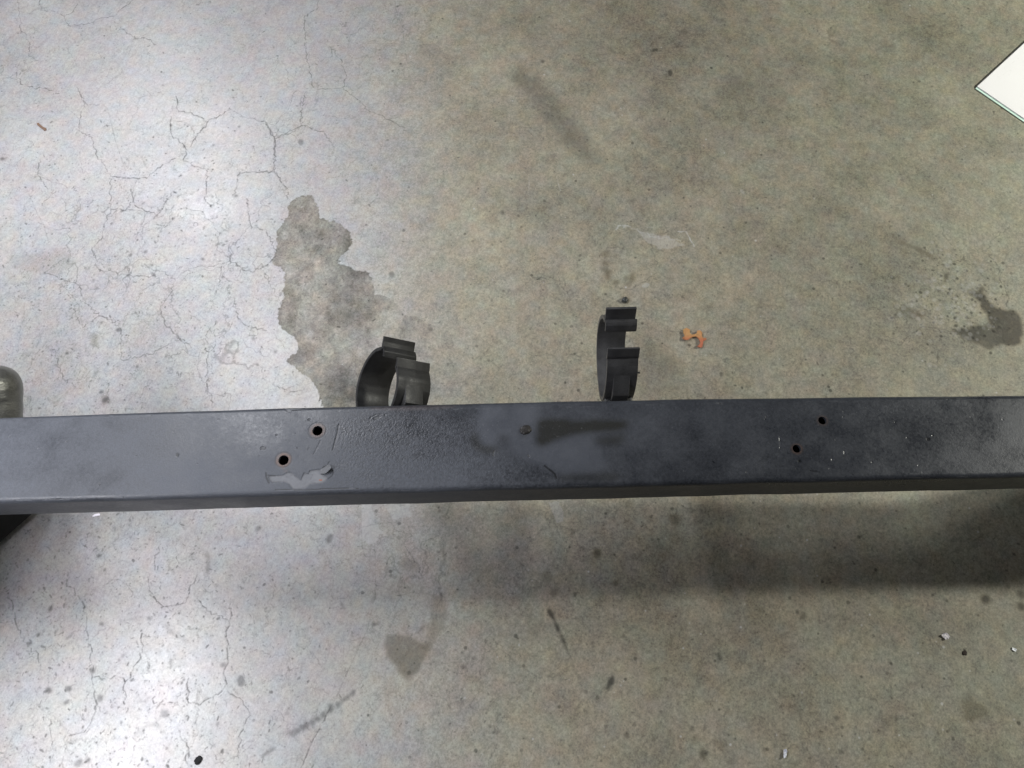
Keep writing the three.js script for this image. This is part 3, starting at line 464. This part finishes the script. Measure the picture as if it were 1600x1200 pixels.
// ------------------------------------------------------------------ white board at the upper right
{
  const a = P(1525, 137), b = P(1600, 68), c = P(1600, 215), e1 = b.clone().sub(a).normalize(), e2 = c.clone().sub(a).normalize();
  const ang = Math.atan2(-e1.z, e1.x), hgt = 0.0030;
  const W = 256, d = new Uint8Array(W * W * 4);
  for (let y = 0; y < W; y++) for (let x = 0; x < W; x++) { const o = (y * W + x) * 4, k = 0.94 + 0.04 * (fbm(x * 0.03, y * 0.03, 4) - 0.5) + 0.02 * (hash(x, y) - 0.5) - 0.25 * sm(0.006, 0, Math.abs(fbm(x * 0.02 + 4, y * 0.05, 2) - 0.5)) * 0.3; d[o] = enc(k); d[o + 1] = enc(k); d[o + 2] = enc(k * 1.01); d[o + 3] = 255; }
  const t = thing('white_board', 'clean white board with a pale green edge, cut off by the picture edge', 'board', P(1525, 137, 0).setY(0.001));
  t.rotation.y = ang;
  const top = mesh('board_face', new RoundedBoxGeometry(0.42, hgt, 0.3, 3, 0.0008), new THREE.MeshStandardMaterial({ map: tex(d, W, W, true), roughness: 0.55 }), t); top.position.set(0.21, hgt / 2, 0.15);
  const edge = mesh('edge_strip', new RoundedBoxGeometry(0.0060, 0.0016, 0.299, 2, 0.0003), new THREE.MeshStandardMaterial({ color: new THREE.Color(0.74, 0.98, 0.87), roughness: 0.5 }), t); edge.position.set(-0.0016, 0.0002, 0.15); edge.userData.label = 'pale green edge';
  const dark = mesh('edge_strip', new RoundedBoxGeometry(0.42, hgt - 0.002, 0.0022, 2, 0.0004), new THREE.MeshStandardMaterial({ color: new THREE.Color(0.05, 0.05, 0.048), roughness: 0.7 }), t); dark.position.set(0.21, hgt / 2 + 0.0006, -0.0008); dark.userData.label = 'dark edge';
}

// ------------------------------------------------------------------ litter on the floor
{ // torn orange scrap
  const a = P(1083, 529), pts = at(1050, 500, 0.05, [[340, 330], [430, 290], [540, 320], [540, 440], [600, 490], [700, 480], [760, 450], [770, 380], [860, 350], [920, 420], [920, 540], [960, 600], [1040, 600], [1050, 650], [960, 680], [950, 760], [930, 860], [860, 890], [780, 860], [820, 820], [870, 760], [850, 680], [810, 600], [740, 540], [640, 550], [560, 590], [480, 650], [380, 650], [320, 590], [390, 520], [350, 440]]).map(([x, y]) => P(x, y).sub(a));
  const s = new THREE.Shape(pts.map((p) => new THREE.Vector2(p.x, -p.z)));
  const g = new THREE.ExtrudeGeometry(s, { depth: 0.0008, bevelEnabled: true, bevelSize: 0.0004, bevelThickness: 0.0003, bevelSegments: 1 }); g.rotateX(-Math.PI / 2);
  const p = g.attributes.position, col = [];
  for (let i = 0; i < p.count; i++) {
    const x = p.getX(i), z = p.getZ(i), y = p.getY(i); p.setY(i, y + 0.0007 + 0.0022 * Math.abs(Math.sin(x * 190 + 0.6)) + 0.0024 * vnoise(x * 500 + 40, z * 500));
    const n = vnoise(x * 260 + 20, z * 260 + 50), t = sm(-0.006, 0.006, z + (n - 0.5) * 0.008); col.push(lerp(0.50, 0.44, t), lerp(0.27, 0.14, t) * (0.8 + 0.4 * n), lerp(0.10, 0.07, t) * (0.8 + 0.5 * n));
  }
  g.setAttribute('color', new THREE.Float32BufferAttribute(col, 3)); g.computeVertexNormals();
  tag(mesh('orange_scrap', g, new THREE.MeshStandardMaterial({ vertexColors: true, roughness: 0.7, side: THREE.DoubleSide }), scene), 'torn crinkled orange scrap lying to the right of the upright clip', 'scrap').position.copy(a);
}
function lump(name, label, category, px, py, r, color, flat, rough, group) {
  const g = new THREE.IcosahedronGeometry(r, 3), p = g.attributes.position, o = rnd() * 50;
  for (let i = 0; i < p.count; i++) { const v = new THREE.Vector3().fromBufferAttribute(p, i), d = v.clone().normalize(), f = 0.62 + 0.75 * fbm(d.x * 1.6 + o, d.z * 1.6 + d.y * 1.1 + o, 3); v.multiplyScalar(f); p.setXYZ(i, v.x, Math.max(v.y, -r * 0.7) * flat, v.z); }
  const w = mergeVertices(g.deleteAttribute('normal').deleteAttribute('uv'), 1e-6); w.computeVertexNormals();
  w.computeBoundingBox();
  const m = mesh(name, w, new THREE.MeshStandardMaterial({ color: new THREE.Color(...color), roughness: rough }), scene); tag(m, label, category, group);
  m.position.copy(P(px, py)); m.position.y = -w.boundingBox.min.y; m.rotation.y = rnd() * 6; m.position.y -= 0.0004; return m;
}
lump('pebble', 'small dark grey pebble on the floor just behind the upright clip', 'pebble', 976, 470, 0.0058, [0.045, 0.048, 0.045], 0.8, 0.4);
lump('dirt_crumb', 'dark crumb of dirt near the bottom edge, lower left', 'crumb', 310, 1188, 0.0055, [0.012, 0.012, 0.014], 0.35, 0.9);
lump('dirt_crumb', 'dark crumb just below and right of the larger white chip', 'crumb', 1507, 1020, 0.0038, [0.03, 0.022, 0.018], 0.35, 0.9);
function shard(name, label, category, px, py, len, wid, turn, color, group, rough = 0.5, metal = 0) {   // crumpled little sheet
  const g = new THREE.PlaneGeometry(len, wid, 6, 4); g.rotateX(-Math.PI / 2); const p = g.attributes.position, o = rnd() * 90;
  for (let i = 0; i < p.count; i++) { const x = p.getX(i), z = p.getZ(i), e = 1 - 0.45 * vnoise(x * 900 + o, z * 900 + o) * (Math.abs(x) / len + Math.abs(z) / wid); p.setXYZ(i, x * e, 0.0006 + 0.35 * wid * vnoise(x * 420 + o, z * 420 + 7 + o), z * e); }
  const top = g.toNonIndexed(), low = top.clone(); const q = low.attributes.position, n = q.count;
  for (let i = 0; i < n; i++) q.setY(i, q.getY(i) - 0.0005); for (let i = 0; i < n; i += 3) for (let c = 0; c < 3; c++) { const a = q.array[i * 3 + c]; q.array[i * 3 + c] = q.array[i * 3 + 3 + c]; q.array[i * 3 + 3 + c] = a; }
  const m0 = mergeGeometries([top, low]); m0.computeVertexNormals();
  const m = mesh(name, m0, new THREE.MeshStandardMaterial({ color: new THREE.Color(...color), roughness: rough, metalness: metal, side: THREE.DoubleSide }), scene); m.position.copy(P(px, py)); m.rotation.y = turn; return tag(m, label, category, group);
}
shard('white_chip', 'larger white curled chip on the floor, lower right', 'chip', 1477, 994, 0.0115, 0.010, 0.5, [0.75, 0.72, 0.75]);
shard('white_chip', 'tiny white chip close to the right edge of the picture', 'chip', 1584, 1015, 0.008, 0.005, -0.5, [0.85, 0.88, 0.92]);
shard('white_chip', 'narrow upright white chip near the bottom edge, right of centre', 'chip', 1226, 1177, 0.005, 0.013, -0.2, [0.72, 0.74, 0.82]);
shard('foil_scrap', 'shiny white sliver of foil just below the bar near its left end', 'foil scrap', 151, 805, 0.013, 0.0045, 0.25, [0.9, 0.86, 0.92], undefined, 0.25);
{ // brown sliver of wood at the upper left
  const q = P(65, 199), s = new THREE.Shape(); [[-0.0125, 0.0012], [-0.011, 0.0034], [-0.004, 0.0022], [0.004, 0.0016], [0.010, 0.0028], [0.0132, 0.0004], [0.011, -0.0022], [0.005, -0.0016], [-0.004, -0.0012], [-0.010, -0.0008]].forEach(([x, y], i) => i ? s.lineTo(x, y) : s.moveTo(x, y)); s.closePath();
  const g = new THREE.ExtrudeGeometry(s, { depth: 0.0012, bevelSize: 0.0005, bevelThickness: 0.0005, bevelSegments: 2 }); g.rotateX(-Math.PI / 2);
  const m = mesh('wood_sliver', g, new THREE.MeshStandardMaterial({ color: new THREE.Color(0.20, 0.125, 0.085), roughness: 0.8 }), scene); m.position.copy(q).setY(0.0006); m.rotation.y = -0.62;
  tag(m, 'thin brown sliver of wood on the pale floor, upper left', 'wood sliver');
}

// ------------------------------------------------------------------ ceiling lamps
for (const l of LAMPS) {
  const t = thing('ceiling_lamp', l.label, 'lamp', new THREE.Vector3(...l.at)); t.rotation.set(0, l.turn, -(l.tilt ?? 0), 'ZYX');
  const body = mesh('lamp_body', new RoundedBoxGeometry(l.len + 0.06, 0.07, l.wid + 0.06, 3, 0.012), new THREE.MeshStandardMaterial({ color: 0xdadada, roughness: 0.6 }), t); body.position.y = 0.05;
  const glow = mesh('diffuser', new THREE.BoxGeometry(l.len, 0.01, l.wid), new THREE.MeshStandardMaterial({ color: 0xffffff, emissive: new THREE.Color(...l.color), emissiveIntensity: 3, roughness: 0.5 }), t); glow.position.y = 0.009; glow.castShadow = false;
  const a = new THREE.RectAreaLight(new THREE.Color(...l.color), l.power, l.len, l.wid); a.rotation.x = -Math.PI / 2; a.position.y = -0.002; t.add(a);
}

renderer.render(scene, camera);
